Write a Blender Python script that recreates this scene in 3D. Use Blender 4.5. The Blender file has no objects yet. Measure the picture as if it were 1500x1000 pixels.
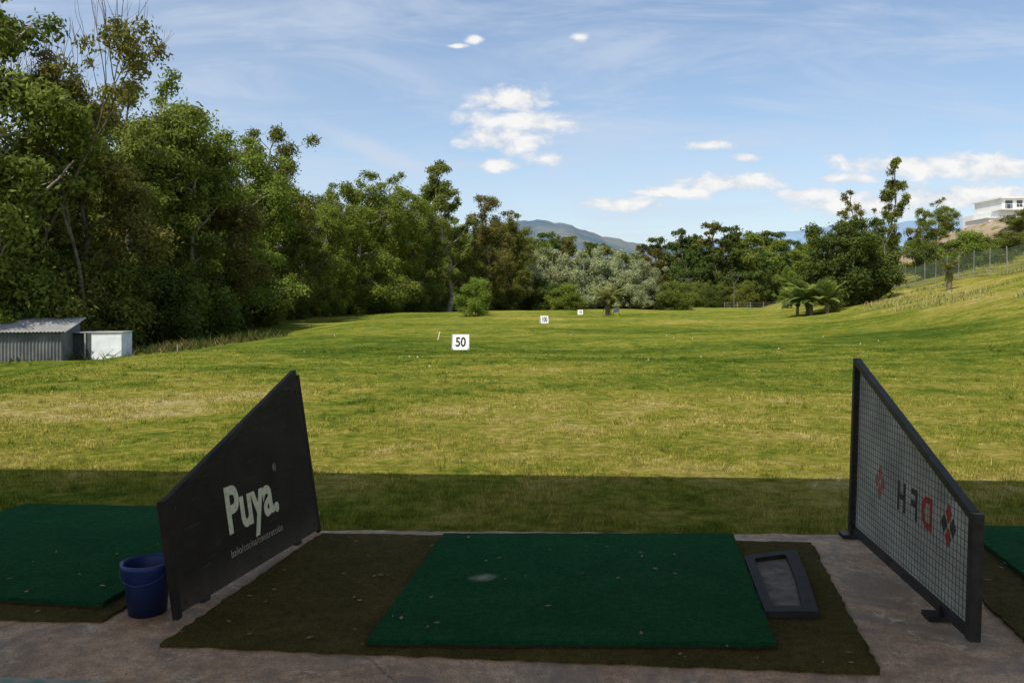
import bpy, bmesh, math, random
import numpy as np
from mathutils import Vector, Matrix

random.seed(4)
scene = bpy.context.scene
COL = scene.collection

# ------------------------------------------------------------ node helpers
class NT:
    def __init__(s, tree):
        s.t = tree
    def n(s, typ, props=None, ins=None):
        nd = s.t.nodes.new(typ)
        for k, v in (props or {}).items():
            setattr(nd, k, v)
        for k, v in (ins or {}).items():
            if isinstance(v, bpy.types.NodeSocket):
                s.t.links.new(v, nd.inputs[k])
            else:
                nd.inputs[k].default_value = v
        return nd
    def math(s, op, a, b=None, c=None, clamp=False):
        ins = {0: a}
        if b is not None: ins[1] = b
        if c is not None: ins[2] = c
        return s.n('ShaderNodeMath', {'operation': op, 'use_clamp': clamp}, ins).outputs[0]
    def noise(s, vec, scale, detail=4, rough=.55, dist=0.0):
        return s.n('ShaderNodeTexNoise', {}, {'Vector': vec, 'Scale': scale, 'Detail': detail, 'Roughness': rough, 'Distortion': dist}).outputs[0]
    def ramp(s, fac, stops, interp='LINEAR'):
        r = s.n('ShaderNodeValToRGB', {}, {0: fac})
        cr = r.color_ramp
        cr.interpolation = interp
        while len(cr.elements) < len(stops):
            cr.elements.new(0.5)
        for e, (p, c) in zip(cr.elements, stops):
            e.position = p
            e.color = (c[0], c[1], c[2], 1) if not isinstance(c, (int, float)) else (c, c, c, 1)
        return r.outputs[0]
    def mix(s, fac, a, b, blend='MIX'):
        m = s.t.nodes.new('ShaderNodeMix')
        m.data_type = 'RGBA'; m.blend_type = blend
        for idx, v in ((0, fac), (6, a), (7, b)):
            if isinstance(v, bpy.types.NodeSocket):
                s.t.links.new(v, m.inputs[idx])
            else:
                m.inputs[idx].default_value = v if not isinstance(v, tuple) else (v[0], v[1], v[2], 1)
        return m.outputs[2]

def new_mat(name):
    m = bpy.data.materials.new(name)
    m.use_nodes = True
    m.node_tree.nodes.clear()
    return m, NT(m.node_tree)

def finish(m, nt, shader):
    o = nt.n('ShaderNodeOutputMaterial')
    nt.t.links.new(shader, o.inputs[0])
    return m

def simple(name, c1, c2=None, scale=8, rough=.7, bump=0.0, bscale=60, metal=0.0, spec=.3, detail=6, lo=.35, hi=.65):
    m, nt = new_mat(name)
    tc = nt.n('ShaderNodeTexCoord').outputs['Object']
    f = nt.noise(tc, scale, detail, .6)
    col = nt.ramp(f, [(lo, c1), (hi, c2 or tuple(x*.75 for x in c1))])
    ins = {'Base Color': col, 'Roughness': rough, 'Metallic': metal, 'Specular IOR Level': spec}
    if bump:
        b = nt.n('ShaderNodeBump', {}, {'Strength': bump, 'Distance': .01, 'Height': nt.noise(tc, bscale, 5, .7)})
        ins['Normal'] = b.outputs[0]
    p = nt.n('ShaderNodeBsdfPrincipled', {}, ins)
    return finish(m, nt, p.outputs[0])

# ------------------------------------------------------------ mesh helpers
def obj_from(name, V, F, mats, midx=None, smooth=None, colr=None, parent=None):
    V = np.asarray(V, dtype=np.float32)
    me = bpy.data.meshes.new(name)
    if isinstance(F, np.ndarray):
        k = F.shape[1]; nF = F.shape[0]
        me.vertices.add(len(V)); me.vertices.foreach_set('co', V.ravel())
        me.loops.add(nF*k); me.loops.foreach_set('vertex_index', F.astype(np.int32).ravel())
        me.polygons.add(nF)
        me.polygons.foreach_set('loop_start', np.arange(0, nF*k, k, dtype=np.int32))
        try: me.polygons.foreach_set('loop_total', np.full(nF, k, dtype=np.int32))
        except Exception: pass
        me.update(calc_edges=True)
    else:
        me.from_pydata([tuple(map(float, v)) for v in V], [], F)
    for m in mats: me.materials.append(m)
    if midx is not None: me.polygons.foreach_set('material_index', np.asarray(midx, dtype=np.int32))
    if smooth is not None:
        me.polygons.foreach_set('use_smooth', np.asarray(smooth, dtype=bool) if not isinstance(smooth, bool) else np.full(len(me.polygons), smooth))
    if colr is not None:
        a = me.attributes.new('vary', 'FLOAT', 'POINT')
        a.data.foreach_set('value', np.asarray(colr, dtype=np.float32))
    me.update()
    o = bpy.data.objects.new(name, me)
    COL.objects.link(o)
    if parent: o.parent = parent
    return o

def empty(name, loc=(0, 0, 0)):
    e = bpy.data.objects.new(name, None); e.location = loc
    COL.objects.link(e); return e

def bm_obj(name, bm, mats, parent=None, smooth=False):
    bmesh.ops.recalc_face_normals(bm, faces=bm.faces)
    me = bpy.data.meshes.new(name); bm.to_mesh(me); bm.free()
    for m in mats: me.materials.append(m)
    if smooth:
        for p in me.polygons: p.use_smooth = True
    o = bpy.data.objects.new(name, me); COL.objects.link(o)
    if parent: o.parent = parent
    return o

def add_box(bm, x0, x1, y0, y1, z0, z1, mi=0):
    vs = [bm.verts.new(p) for p in ((x0,y0,z0),(x1,y0,z0),(x1,y1,z0),(x0,y1,z0),(x0,y0,z1),(x1,y0,z1),(x1,y1,z1),(x0,y1,z1))]
    for f in ((0,3,2,1),(4,5,6,7),(0,1,5,4),(1,2,6,5),(2,3,7,6),(3,0,4,7)):
        bm.faces.new([vs[i] for i in f]).material_index = mi

def add_prism(bm, poly, z0, z1, mi=0):
    a = [bm.verts.new((p[0], p[1], z0)) for p in poly]
    b = [bm.verts.new((p[0], p[1], z1)) for p in poly]
    bm.faces.new(a[::-1]).material_index = mi
    bm.faces.new(b).material_index = mi
    n = len(poly)
    for i in range(n):
        bm.faces.new((a[i], a[(i+1) % n], b[(i+1) % n], b[i])).material_index = mi

def add_bar(bm, p0, p1, w, t=None, n=4, mi=0):
    p0 = Vector(p0); p1 = Vector(p1); d = (p1-p0).normalized()
    up = Vector((0, 0, 1)) if abs(d.z) < .9 else Vector((1, 0, 0))
    a = d.cross(up).normalized(); b = a.cross(d)
    t = t or w
    r = []
    for p in (p0, p1):
        ring = []
        for i in range(n):
            an = 2*math.pi*(i+.5)/n
            k = math.sqrt(2) if n == 4 else 1
            ring.append(bm.verts.new(p+a*math.cos(an)*w*.5*k+b*math.sin(an)*t*.5*k))
        r.append(ring)
    for i in range(n):
        bm.faces.new((r[0][i], r[0][(i+1) % n], r[1][(i+1) % n], r[1][i])).material_index = mi
    bm.faces.new(r[0][::-1]).material_index = mi
    bm.faces.new(r[1]).material_index = mi

# ------------------------------------------------------------ terrain
def sst(a, b, x):
    t = np.clip((x-a)/(b-a), 0, 1); return t*t*(3-2*t)

def terr(X, Y):
    X = np.asarray(X, dtype=float); Y = np.asarray(Y, dtype=float)
    s = X-(10+.22*Y)
    sp = np.where(s > 20, s, np.log1p(np.exp(np.clip(s, -30, 20)/2.0))*2.0)
    bank = np.minimum(.25*sp, 5.2)
    bank = bank*sst(6, 28, Y)*(1-.95*sst(108, 150, Y+np.clip(55-X, 0, 30)*.9))
    upper = 7.0*sst(52, 64, X)*sst(82, 106, Y)*(1-sst(150, 200, Y))
    left = -1.4*sst(8, 22, -X)*(1-sst(50, 110, Y))
    und = (.10*np.sin(X*.23+1)*np.sin(Y*.17)+.06*np.sin(X*.51+Y*.33)+.05*np.sin(Y*.6+X*.1))*sst(12, 30, Y)
    und = und+.12*np.sin(X*.9+Y*.4)*np.sin(Y*.8-X*.3)*sst(2, 10, s)*(1-sst(120, 160, Y))
    return bank+upper+left+und-.03

def th(x, y): return float(terr(x, y))

def axis(segs):
    out = []
    for a, b, st in segs:
        out += list(np.arange(a, b, st))
    return np.array(out+[segs[-1][1]])
xs = axis([(-6000, -1500, 900), (-1500, -300, 200), (-300, -80, 20), (-80, 90, 1.0), (90, 300, 15), (300, 1500, 200), (1500, 6000, 900)])
ys = axis([(-400, -40, 60), (-40, -4, 6), (-4, 40, .8), (40, 180, 1.3), (180, 300, 10), (300, 1500, 150), (1500, 7000, 900)])
GX, GY = np.meshgrid(xs, ys)
GZ = terr(GX, GY)
V = np.stack([GX.ravel(), GY.ravel(), GZ.ravel()], 1)
nx, ny = len(xs), len(ys)
i, j = np.meshgrid(np.arange(nx-1), np.arange(ny-1))
b = (j*nx+i).ravel()
F = np.stack([b, b+1, b+1+nx, b+nx], 1)

def grass_color(nt, k=1.0):
    geo = nt.n('ShaderNodeNewGeometry').outputs['Position']
    sep = nt.n('ShaderNodeSeparateXYZ', {}, {0: geo})
    st = nt.n('ShaderNodeMapping', {}, {'Vector': geo, 'Scale': (.5, 1.0, 1.0), 'Rotation': (0, 0, .25)}).outputs[0]
    big = nt.noise(st, .16, 3, .6, .8)
    mid = nt.noise(geo, 1.1, 4, .72, .5)
    fine = nt.noise(geo, 7, 3, .7)
    v = nt.math('MULTIPLY', big, .50)
    v = nt.math('ADD', v, nt.math('MULTIPLY', mid, .52))
    v = nt.math('ADD', v, nt.math('MULTIPLY_ADD', fine, .22, -.12))
    y = sep.outputs[1]; x = sep.outputs[0]
    near = nt.n('ShaderNodeMapRange', {'interpolation_type': 'SMOOTHSTEP'}, {0: y, 1: 9.0, 2: 26.0, 3: .055, 4: -.06}).outputs[0]
    far = nt.n('ShaderNodeMapRange', {'interpolation_type': 'SMOOTHSTEP'}, {0: y, 1: 28.0, 2: 60.0, 3: 0.0, 4: .055}).outputs[0]
    bank = nt.math('SUBTRACT', x, nt.math('MULTIPLY_ADD', y, .22, 9.0))
    bankf = nt.n('ShaderNodeMapRange', {'interpolation_type': 'SMOOTHSTEP'}, {0: bank, 1: 0.0, 2: 8.0, 3: 0.0, 4: .07}).outputs[0]
    dl = nt.math('ABSOLUTE', nt.math('SUBTRACT', y, nt.math('MULTIPLY_ADD', x, .25, 14.5)))
    wl = nt.n('ShaderNodeMapRange', {'interpolation_type': 'SMOOTHSTEP'}, {0: dl, 1: 0.0, 2: 3.2, 3: .15, 4: 0.0}).outputs[0]
    wl = nt.math('MULTIPLY', wl, nt.n('ShaderNodeMapRange', {'interpolation_type': 'SMOOTHSTEP'}, {0: x, 1: -6.0, 2: -1.5, 3: 1.0, 4: 0.0}).outputs[0])
    for q in (near, far, bankf, wl): v = nt.math('ADD', v, q)
    cs = [(.36, (.080, .130, .018)), (.45, (.165, .215, .028)), (.53, (.285, .285, .045)), (.61, (.41, .345, .080)), (.72, (.56, .46, .20))]
    col = nt.ramp(v, [(p, tuple(q*k for q in c)) for p, c in cs])
    br = nt.ramp(fine, [(.3, .64), (.7, 1.15)])
    col = nt.mix(1.0, col, br, 'MULTIPLY')
    up = nt.n('ShaderNodeMapRange', {}, {0: sep.outputs[2], 1: 6.6, 2: 7.6, 3: 0.0, 4: 1.0}).outputs[0]
    return col, up, geo

gm, nt = new_mat('grass_ground')
col, up, geo = grass_color(nt, .92)
dirt = nt.ramp(nt.noise(geo, .5, 6, .7), [(.35, (.30, .22, .14)), (.52, (.46, .36, .26)), (.62, (.20, .20, .07))])
col = nt.mix(up, col, dirt)
vf = nt.noise(geo, 60, 2, .7)
col = nt.mix(1.0, col, nt.ramp(vf, [(.3, .6), (.7, 1.2)]), 'MULTIPLY')
hsum = nt.math('ADD', nt.noise(geo, 25, 4, .75), nt.noise(geo, 3, 3, .6))
bp = nt.n('ShaderNodeBump', {}, {'Strength': 1.0, 'Distance': .06, 'Height': hsum})
p = nt.n('ShaderNodeBsdfDiffuse', {}, {'Color': col, 'Normal': bp.outputs[0]})
finish(gm, nt, p.outputs[0])
ground = obj_from('grass_field', V, F, [gm], smooth=True)

# ------------------------------------------------------------ grass blades (one object)
def blade_mat(name, tint=None):
    m, nt = new_mat(name)
    if tint is None:
        col, _, _ = grass_color(nt)
    else:
        col = nt.ramp(nt.noise(nt.n('ShaderNodeNewGeometry').outputs['Position'], .8, 2), [(.35, tint[0]), (.65, tint[1])])
    at = nt.n('ShaderNodeAttribute', {'attribute_name': 'vary'}).outputs['Fac']
    col = nt.mix(1.0, col, nt.ramp(at, [(0, (.36, .50, .45)), (.75, (1.35, 1.35, 1.3)), (.93, (1.6, 1.5, 1.6)), (1, (2.1, 1.9, 3.2))]), 'MULTIPLY')
    d = nt.n('ShaderNodeBsdfDiffuse', {}, {'Color': col}).outputs[0]
    t = nt.n('ShaderNodeBsdfTranslucent', {}, {'Color': col}).outputs[0]
    mx = nt.n('ShaderNodeMixShader', {}, {0: .35, 1: d, 2: t}).outputs[0]
    return finish(m, nt, mx)

def blades(name, X, Y, H, W, mat, rng, lean=.5):
    n = len(X)
    Z = terr(X, Y)
    az = rng.uniform(0, 2*math.pi, n); la = rng.uniform(0, 2*math.pi, n)
    wx = np.cos(az)*W*.5; wy = np.sin(az)*W*.5
    L = H*rng.uniform(.1, lean*1.6, n)
    V = np.empty((n, 3, 3))
    V[:, 0] = np.stack([X-wx, Y-wy, Z-.003], 1)
    V[:, 1] = np.stack([X+wx, Y+wy, Z-.003], 1)
    V[:, 2] = np.stack([X+np.cos(la)*L, Y+np.sin(la)*L, Z+H], 1)
    F = np.arange(n*3).reshape(n, 3)
    return obj_from(name, V.reshape(-1, 3), F, [mat], colr=np.repeat(rng.random(n), 3))

def slab_edge(X):
    return np.where(X < -1.42, 6.28, 5.76-.03*(X+1.3))

rng = np.random.default_rng(3)
N = 260000
Y = 5.5*np.exp(rng.random(N)*math.log(30/5.5))
X = Y*rng.uniform(-.72, .72, N)
ok = Y > slab_edge(X)+.01
pat = np.sin(X*2.1+1.3*np.sin(Y*1.7))*np.sin(Y*2.6+X*.7)+.5*np.sin(X*5.3+Y*2.2)*np.sin(Y*6.1-X*1.9)
ok &= pat > -.75+rng.random(N)*.9
X, Y, pat = X[ok], Y[ok], pat[ok]
H = rng.uniform(.012, .038, len(X))*(1+.5*np.clip(pat, -1, 1))
tall = rng.random(len(X)) < .02
H[tall] = rng.uniform(.05, .10, tall.sum())
fr = (Y-slab_edge(X)) < .4
H[fr] *= 1.6
Wd = np.clip(.0048*Y/6, .004, .02)*rng.uniform(.7, 1.4, len(X))
tn = 520
ty = 5.9*np.exp(rng.random(tn)*math.log(26/5.9)); tx = ty*rng.uniform(-.7, .7, tn)
keep = ty > slab_edge(tx)+.12; tx, ty = tx[keep], ty[keep]
m_ = 34
TX = (tx[:, None]+rng.normal(0, .035, (len(tx), m_))).ravel(); TY = (ty[:, None]+rng.normal(0, .035, (len(tx), m_))).ravel()
TH = (rng.uniform(.04, .12, len(tx))[:, None]*rng.uniform(.5, 1.1, (len(tx), m_))).ravel()
X = np.concatenate([X, TX]); Y = np.concatenate([Y, TY]); H = np.concatenate([H, TH]); Wd = np.concatenate([Wd, np.clip(.0045*TY/6, .004, .014)])
gbm = blade_mat('grass_blades')
blades('lawn_grass', X, Y, H, Wd, gbm, rng)

N = 22000
Y = rng.uniform(42, 100, N); s = rng.uniform(3, 22, N)
X = 10+.22*Y+s
cl = np.sin(X*.7+2*np.sin(Y*.21))*np.sin(Y*.35+X*.2)
ok = cl > .1+rng.random(N)*.5
X, Y = X[ok], Y[ok]
dgm = blade_mat('dry_grass_blades', ((.36, .31, .13), (.24, .25, .07)))
blades('dry_grass', X, Y, rng.uniform(.12, .40, len(X)), rng.uniform(.04, .09, len(X)), dgm, rng)
N = 9000
X = rng.uniform(-24, -12, N); Y = 44+ (X+24)*.3+rng.normal(0, 2.0, N)
ok = rng.random(N) < (.15+.85*(np.sin(X*1.3+np.sin(Y)) > .0)); ok &= X < -13-rng.random(N)*6
X, Y = X[ok], Y[ok]
dgm2 = blade_mat('scrub_blades', ((.15, .115, .045), (.08, .11, .025)))
blades('low_scrub', X, Y, rng.uniform(.15, .85, len(X))*rng.uniform(.4, 1, len(X)), rng.uniform(.05, .12, len(X)), dgm2, rng, 1.0)

# ------------------------------------------------------------ concrete slab
cm, nt = new_mat('concrete')
tc = nt.n('ShaderNodeTexCoord').outputs['Object']
a = nt.noise(tc, 1.3, 6, .65, .5); b_ = nt.noise(tc, 14, 5, .7); sp = nt.noise(tc, 90, 3, .6)
col = nt.ramp(a, [(.3, (.40, .265, .165)), (.5, (.60, .42, .28)), (.7, (.68, .53, .38))])
col = nt.mix(1.0, col, nt.ramp(b_, [(.3, .60), (.6, 1.08)]), 'MULTIPLY')
col = nt.mix(1.0, col, nt.ramp(sp, [(.35, .55), (.5, 1.05)]), 'MULTIPLY')
crack = nt.n('ShaderNodeTexVoronoi', {'feature': 'DISTANCE_TO_EDGE'}, {'Vector': nt.mix(.12, tc, nt.n('ShaderNodeTexNoise', {}, {'Vector': tc, 'Scale': 3.0}).outputs[1]), 'Scale': .35}).outputs[0]
col = nt.mix(1.0, col, nt.ramp(crack, [(0, .5), (.003, 1.0)]), 'MULTIPLY')
stain = nt.noise(tc, 1.3, 6, .72, 1.2)
sf = nt.ramp(stain, [(.46, 0.0), (.58, .8)])
col = nt.mix(sf, col, (.24, .185, .135))
chip = nt.noise(tc, 5, 6, .8, .4)
col = nt.mix(nt.ramp(chip, [(.58, 0.0), (.64, .6)]), col, (.74, .66, .53))
bp = nt.n('ShaderNodeBump', {}, {'Strength': .8, 'Distance': .01, 'Height': nt.math('ADD', b_, sp)})
rg = nt.math('MULTIPLY_ADD', sf, -.35, .85)
p = nt.n('ShaderNodeBsdfPrincipled', {}, {'Base Color': col, 'Roughness': rg, 'Specular IOR Level': .25, 'Normal': bp.outputs[0]})
finish(cm, nt, p.outputs[0])
bm = bmesh.new()
def wob(x0, x1, f, n):
    return [(x, f(x)+random.uniform(-.02, .02)) for x in np.linspace(x0, x1, n)]
far_edge = wob(14, -1.38, lambda x: 5.76-.03*(x+1.3), 130)+wob(-1.46, -14, lambda x: 6.28, 60)
poly = [(-14, -7), (14, -7)]+far_edge
add_prism(bm, poly, -.12, 0.0)
slab = bm_obj('concrete_pavement', bm, [cm])
teal = simple('teal_paint', (.10, .26, .22), (.36, .38, .31), 9, .7, .3, lo=.4, hi=.6)
bm = bmesh.new()
add_prism(bm, [(-9, 3.50), (-2.2, 3.50), (-1.72, 3.46), (-1.66, 2.6), (-9, 2.6)], .004, .008)
bm_obj('painted_walkway', bm, [teal])
# fallen leaves and grit on the slab and mats
bm = bmesh.new(); RL = random.Random(5)
for k in range(150):
    x = RL.uniform(-3.2, 3.2); y = RL.uniform(3.3, 5.6); s_ = RL.uniform(.005, .014); an = RL.uniform(0, 6.3)
    z = .052 if (-.6 < x < 1.2) or x > 2.8 or x < -2.2 else .022
    vs = [bm.verts.new((x+math.cos(an+q*1.57)*s_*(1.6 if q % 2 else .7), y+math.sin(an+q*1.57)*s_*(1.6 if q % 2 else .7), z+RL.uniform(0, .004))) for q in range(4)]
    bm.faces.new(vs)
bm_obj('fallen_leaves', bm, [simple('dry_leaf', (.36, .28, .14), (.22, .15, .07), 4, .8)])

# ------------------------------------------------------------ mats
def turf(name, c1, c2, wear=None):
    m, nt = new_mat(name)
    tc = nt.n('ShaderNodeTexCoord').outputs['Object']
    a = nt.noise(tc, 2.2, 6, .7, .8); f = nt.noise(tc, 220, 2, .6); g = nt.noise(tc, 24, 5, .75)
    col = nt.ramp(a, [(.3, c1), (.7, c2)])
    col = nt.mix(1.0, col, nt.ramp(f, [(.3, .45), (.7, 1.5)]), 'MULTIPLY')
    col = nt.mix(1.0, col, nt.ramp(g, [(.3, .62), (.7, 1.2)]), 'MULTIPLY')
    if wear:
        d = nt.n('ShaderNodeVectorMath', {'operation': 'SUBTRACT'}, {0: tc, 1: (wear[0], wear[1], wear[2])}).outputs[0]
        d = nt.n('ShaderNodeMapping', {}, {'Vector': d, 'Rotation': (0, 0, -.5)}).outputs[0]
        d = nt.n('ShaderNodeVectorMath', {'operation': 'MULTIPLY'}, {0: d, 1: (1, 1.5, 0)}).outputs[0]
        d = nt.n('ShaderNodeVectorMath', {'operation': 'LENGTH'}, {0: d}).outputs['Value']
        d = nt.math('ADD', d, nt.math('MULTIPLY', nt.math('SUBTRACT', nt.noise(tc, 30, 4, .8), .5), .16))
        fac = nt.ramp(d, [(.01, .62), (.10, 0.0)])
        col = nt.mix(fac, col, (.50, .52, .43))
    bp = nt.n('ShaderNodeBump', {}, {'Strength': 1.0, 'Distance': .008, 'Height': nt.math('ADD', f, nt.math('MULTIPLY', nt.noise(tc, 110, 3), .8))})
    p = nt.n('ShaderNodeBsdfPrincipled', {}, {'Base Color': col, 'Roughness': .95, 'Specular IOR Level': .05, 'Normal': bp.outputs[0]})
    return finish(m, nt, p.outputs[0])

green = turf('green_turf', (.010, .080, .027), (.018, .116, .038), wear=(-.16, 4.64, .045))
olive = turf('olive_turf', (.078, .066, .020), (.135, .108, .034))
rubber = simple('black_rubber', (.016, .015, .014), (.035, .032, .028), 20, .75, .3, 120)

def ragged(poly, amp, step=.05):
    out = []
    for k in range(len(poly)):
        p = Vector(poly[k]); q = Vector(poly[(k+1) % len(poly)])
        n = max(2, int((q-p).length/step)); d = (q-p).normalized(); nn = Vector((d.y, -d.x))
        for t in range(n):
            w = p.lerp(q, t/n)+nn*random.uniform(-amp, amp)
            out.append((w.x, w.y))
    return out

def mat_obj(name, poly, z0, z1, m, amp, split=None):
    par = bmesh.new()
    if split:
        add_prism(par, ragged(poly, amp*.4), z0, split-.001, 1)
        add_prism(par, ragged(poly, amp), split, z1, 0)
    else:
        add_prism(par, ragged(poly, amp), z0, z1, 0)
    return bm_obj(name, par, [m, rubber])

mat_obj('base_mat', [(-1.626, 3.82), (1.576, 3.53), (1.964, 5.42), (-1.30, 5.64)], .002, .016, olive, .010)
mat_obj('golf_hitting_mat', [(-.667, 3.79), (1.203, 3.76), (1.477, 5.52), (-.455, 5.52)], .018, .047, green, .005, split=.026)
mat_obj('base_mat', [(-3.9, 4.22), (-2.03, 4.10), (-1.76, 5.95), (-4.0, 6.1)], .002, .016, olive, .010)
mat_obj('golf_hitting_mat', [(-4.15, 4.52), (-2.11, 4.26), (-1.86, 6.18), (-3.72, 6.33)], .018, .047, green, .005, split=.026)
mat_obj('base_mat', [(2.33, 3.5), (5.4, 3.3), (5.7, 5.3), (2.72, 5.55)], .002, .016, olive, .010)
mat_obj('golf_hitting_mat', [(2.76, 3.9), (4.7, 3.8), (5.0, 5.6), (3.10, 5.72)], .018, .047, green, .005, split=.026)

# ball tray
tray_grey = simple('tray_grey', (.20, .185, .15), (.085, .078, .065), 12, .8, .5, 80)
outer = [(1.262, 4.12), (1.53, 4.12), (1.655, 4.62), (1.765, 5.12), (1.735, 5.14), (1.43, 5.03), (1.405, 4.99)]
inner = [(1.325, 4.20), (1.475, 4.20), (1.585, 4.62), (1.67, 5.03), (1.66, 5.045), (1.47, 4.975), (1.455, 4.95)]
bm = bmesh.new()
z0, z1, zi = .018, .052, .026
A = [bm.verts.new((x, y, z0)) for x, y in outer]; B = [bm.verts.new((x, y, z1)) for x, y in outer]
C = [bm.verts.new((x, y, z1)) for x, y in inner]; D = [bm.verts.new((x, y, zi)) for x, y in inner]
n = len(outer)
for k in range(n):
    q = (k+1) % n
    for r, s_ in ((A, B), (B, C), (C, D)):
        bm.faces.new((r[k], r[q], s_[q], s_[k]))
bm.faces.new(D).material_index = 1
bm.faces.new(A[::-1])
bm_obj('ball_tray', bm, [rubber, tray_grey])

# ------------------------------------------------------------ dividers
def frame_matrix(origin, s, lean):
    s = Vector(s).normalized(); up = Vector((0, 0, 1)); n = s.cross(up)
    up2 = (up-n*lean).normalized(); n2 = s.cross(up2)
    M = Matrix((s, up2, n2)).transposed().to_4x4()
    M.translation = Vector(origin)
    return M

black_paint = simple('black_painted_edge', (.015, .012, .009), (.036, .030, .022), 5, .6, .15, 40, spec=.15)
m, nt = new_mat('worn_black_board')
tc = nt.n('ShaderNodeTexCoord').outputs['Object']
a = nt.noise(tc, 3, 7, .7, .8); sc = nt.noise(nt.n('ShaderNodeMapping', {}, {'Vector': tc, 'Scale': (3, 40, 1), 'Rotation': (0, 0, .6)}).outputs[0], 1.5, 5, .7)
col = nt.ramp(a, [(.3, (.021, .016, .010)), (.6, (.038, .030, .020)), (.78, (.085, .07, .046))])
col = nt.mix(nt.ramp(sc, [(.60, 0.0), (.70, .35)]), col, (.18, .15, .11))
sd = nt.n('ShaderNodeSeparateXYZ', {}, {0: tc}).outputs[1]
dust = nt.math('MULTIPLY', nt.n('ShaderNodeMapRange', {}, {0: sd, 1: 0.0, 2: .18, 3: .5, 4: 0.0}).outputs[0], nt.noise(tc, 14, 5, .8))
col = nt.mix(dust, col, (.20, .16, .11))
p = nt.n('ShaderNodeBsdfPrincipled', {}, {'Base Color': col, 'Roughness': .7, 'Specular IOR Level': .12})
board = finish(m, nt, p.outputs[0])
steel = simple('dark_steel', (.022, .022, .021), (.05, .047, .042), 14, .5, .1, 60, metal=.2)
cream = simple('cream_lettering', (.86, .83, .56), (.60, .57, .38), 26, .7, lo=.3, hi=.75)
thin_cream = simple('pale_lettering', (.66, .60, .42), (.40, .36, .26), 22, .7)

def text(name, body, size, mat, parent, loc, sx=1, sy=1, off=0.0, rot=(0, 0, 0), align='LEFT', ext=.0008, space=1.0):
    cu = bpy.data.curves.new(name, 'FONT'); cu.body = body; cu.size = size
    cu.extrude = ext; cu.offset = off; cu.align_x = align; cu.space_character = space
    cu.materials.append(mat)
    o = bpy.data.objects.new(name, cu); COL.objects.link(o)
    o.parent = parent; o.location = loc; o.rotation_euler = rot; o.scale = (sx, sy, 1)
    return o

M = frame_matrix((-1.68, 4.16, .025), (.34, 1.53, 0), .155)
div = empty('bay_divider_board'); div.matrix_world = M
Lb, hn, hf = 1.567, .54, 1.08
bm = bmesh.new()
add_prism(bm, [(.0, 0), (Lb, 0), (Lb, hf-.03), (Lb-.03, hf), (.0, hn)], -.012, .012)
bm_obj('panel', bm, [board], div)
bm = bmesh.new()
add_bar(bm, (-.012, -.02, 0), (-.012, hn+.03, 0), .034, .034)
add_bar(bm, (0, hn+.012, 0), (Lb-.02, hf+.012, 0), .034, .034)
add_bar(bm, (Lb+.012, -.02, 0), (Lb+.012, hf-.01, 0), .028, .028)
bm_obj('frame', bm, [black_paint], div)
bm = bmesh.new()
for x in (.25, 1.3):
    add_box(bm, x-.03, x+.03, -.025, -.001, -.07, .0)
bm_obj('feet', bm, [steel], div)
text('title_lettering', 'Puya.', .36, cream, div, (.50, .262, .0135), .78, 1.0, .010)
text('subtitle_lettering', 'baño/cocina/construcción', .066, thin_cream, div, (.50, .125, .0135), .78, 1.0, -.0012, space=1.10)
text('registered_mark', '®', .07, thin_cream, div, (1.07, .50, .0135), .8, 1, -.001)
bm = bmesh.new()
for x, y in ((.06, .04), (.06, hn-.03), (Lb-.06, .05), (Lb-.06, hf-.12), (.8, .04)):
    r = bmesh.ops.create_uvsphere(bm, u_segments=8, v_segments=5, radius=.009)
    bmesh.ops.translate(bm, verts=r['verts'], vec=(x, y, .012))
bm_obj('screws', bm, [steel], div, True)

# right divider (banner behind wire mesh)
m, nt = new_mat('translucent_banner')
tc = nt.n('ShaderNodeTexCoord').outputs['Object']
col = nt.ramp(nt.noise(tc, 3, 6, .6), [(.35, (.68, .68, .60)), (.65, (.48, .48, .43))])
banner = finish(m, nt, nt.n('ShaderNodeMixShader', {}, {0: .5, 1: nt.n('ShaderNodeBsdfDiffuse', {}, {'Color': col}).outputs[0], 2: nt.n('ShaderNodeBsdfTranslucent', {}, {'Color': col}).outputs[0]}).outputs[0])
redm = simple('red_print', (.55, .05, .04), (.38, .035, .03), 20, .6)
pinkm = simple('faded_red_print', (.52, .20, .16), (.42, .16, .13), 20, .6)
blk = simple('black_print', (.035, .035, .035), (.06, .06, .055), 20, .6)
wire = simple('wire_mesh_metal', (.07, .07, .065), (.12, .12, .11), 30, .5, metal=.3)
M = frame_matrix((2.323, 5.645, .045), (-.184, -1.811, 0), .03)
div2 = empty('bay_divider_mesh'); div2.matrix_world = M
Lr, hf, hn = 1.82, 1.14, .55
top = lambda x: hf+(hn-hf)*x/Lr
bm = bmesh.new()
add_prism(bm, [(.01, .02), (Lr-.01, .02), (Lr-.01, hn-.01), (.01, hf-.01)], -.020, -.018)
bm_obj('banner', bm, [banner], div2)
bm = bmesh.new()
for (p0, p1, w) in (((0, -.02, 0), (0, hf+.02, 0), .042), ((Lr, -.02, 0), (Lr, hn+.02, 0), .05),
                    ((.021, 0, 0), (Lr-.025, 0, 0), .036), ((.021, hf-.005, 0), (Lr-.025, hn+.003, 0), .04)):
    add_bar(bm, p0, p1, w)
bm_obj('frame', bm, [steel], div2)
bm = bmesh.new()
x = .05
while x < Lr-.03:
    add_bar(bm, (x, .015, -.006), (x, top(x)-.015, -.006), .0022); x += .040
y = .05
while y < hf-.03:
    xe = min(Lr-.02, Lr*(hf-y)/(hf-hn)-.02) if y > hn-.02 else Lr-.02
    add_bar(bm, (.02, y, -.002), (xe, y, -.002), .0022); y += .040
bm_obj('wire_mesh', bm, [wire], div2)
bm = bmesh.new()
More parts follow.
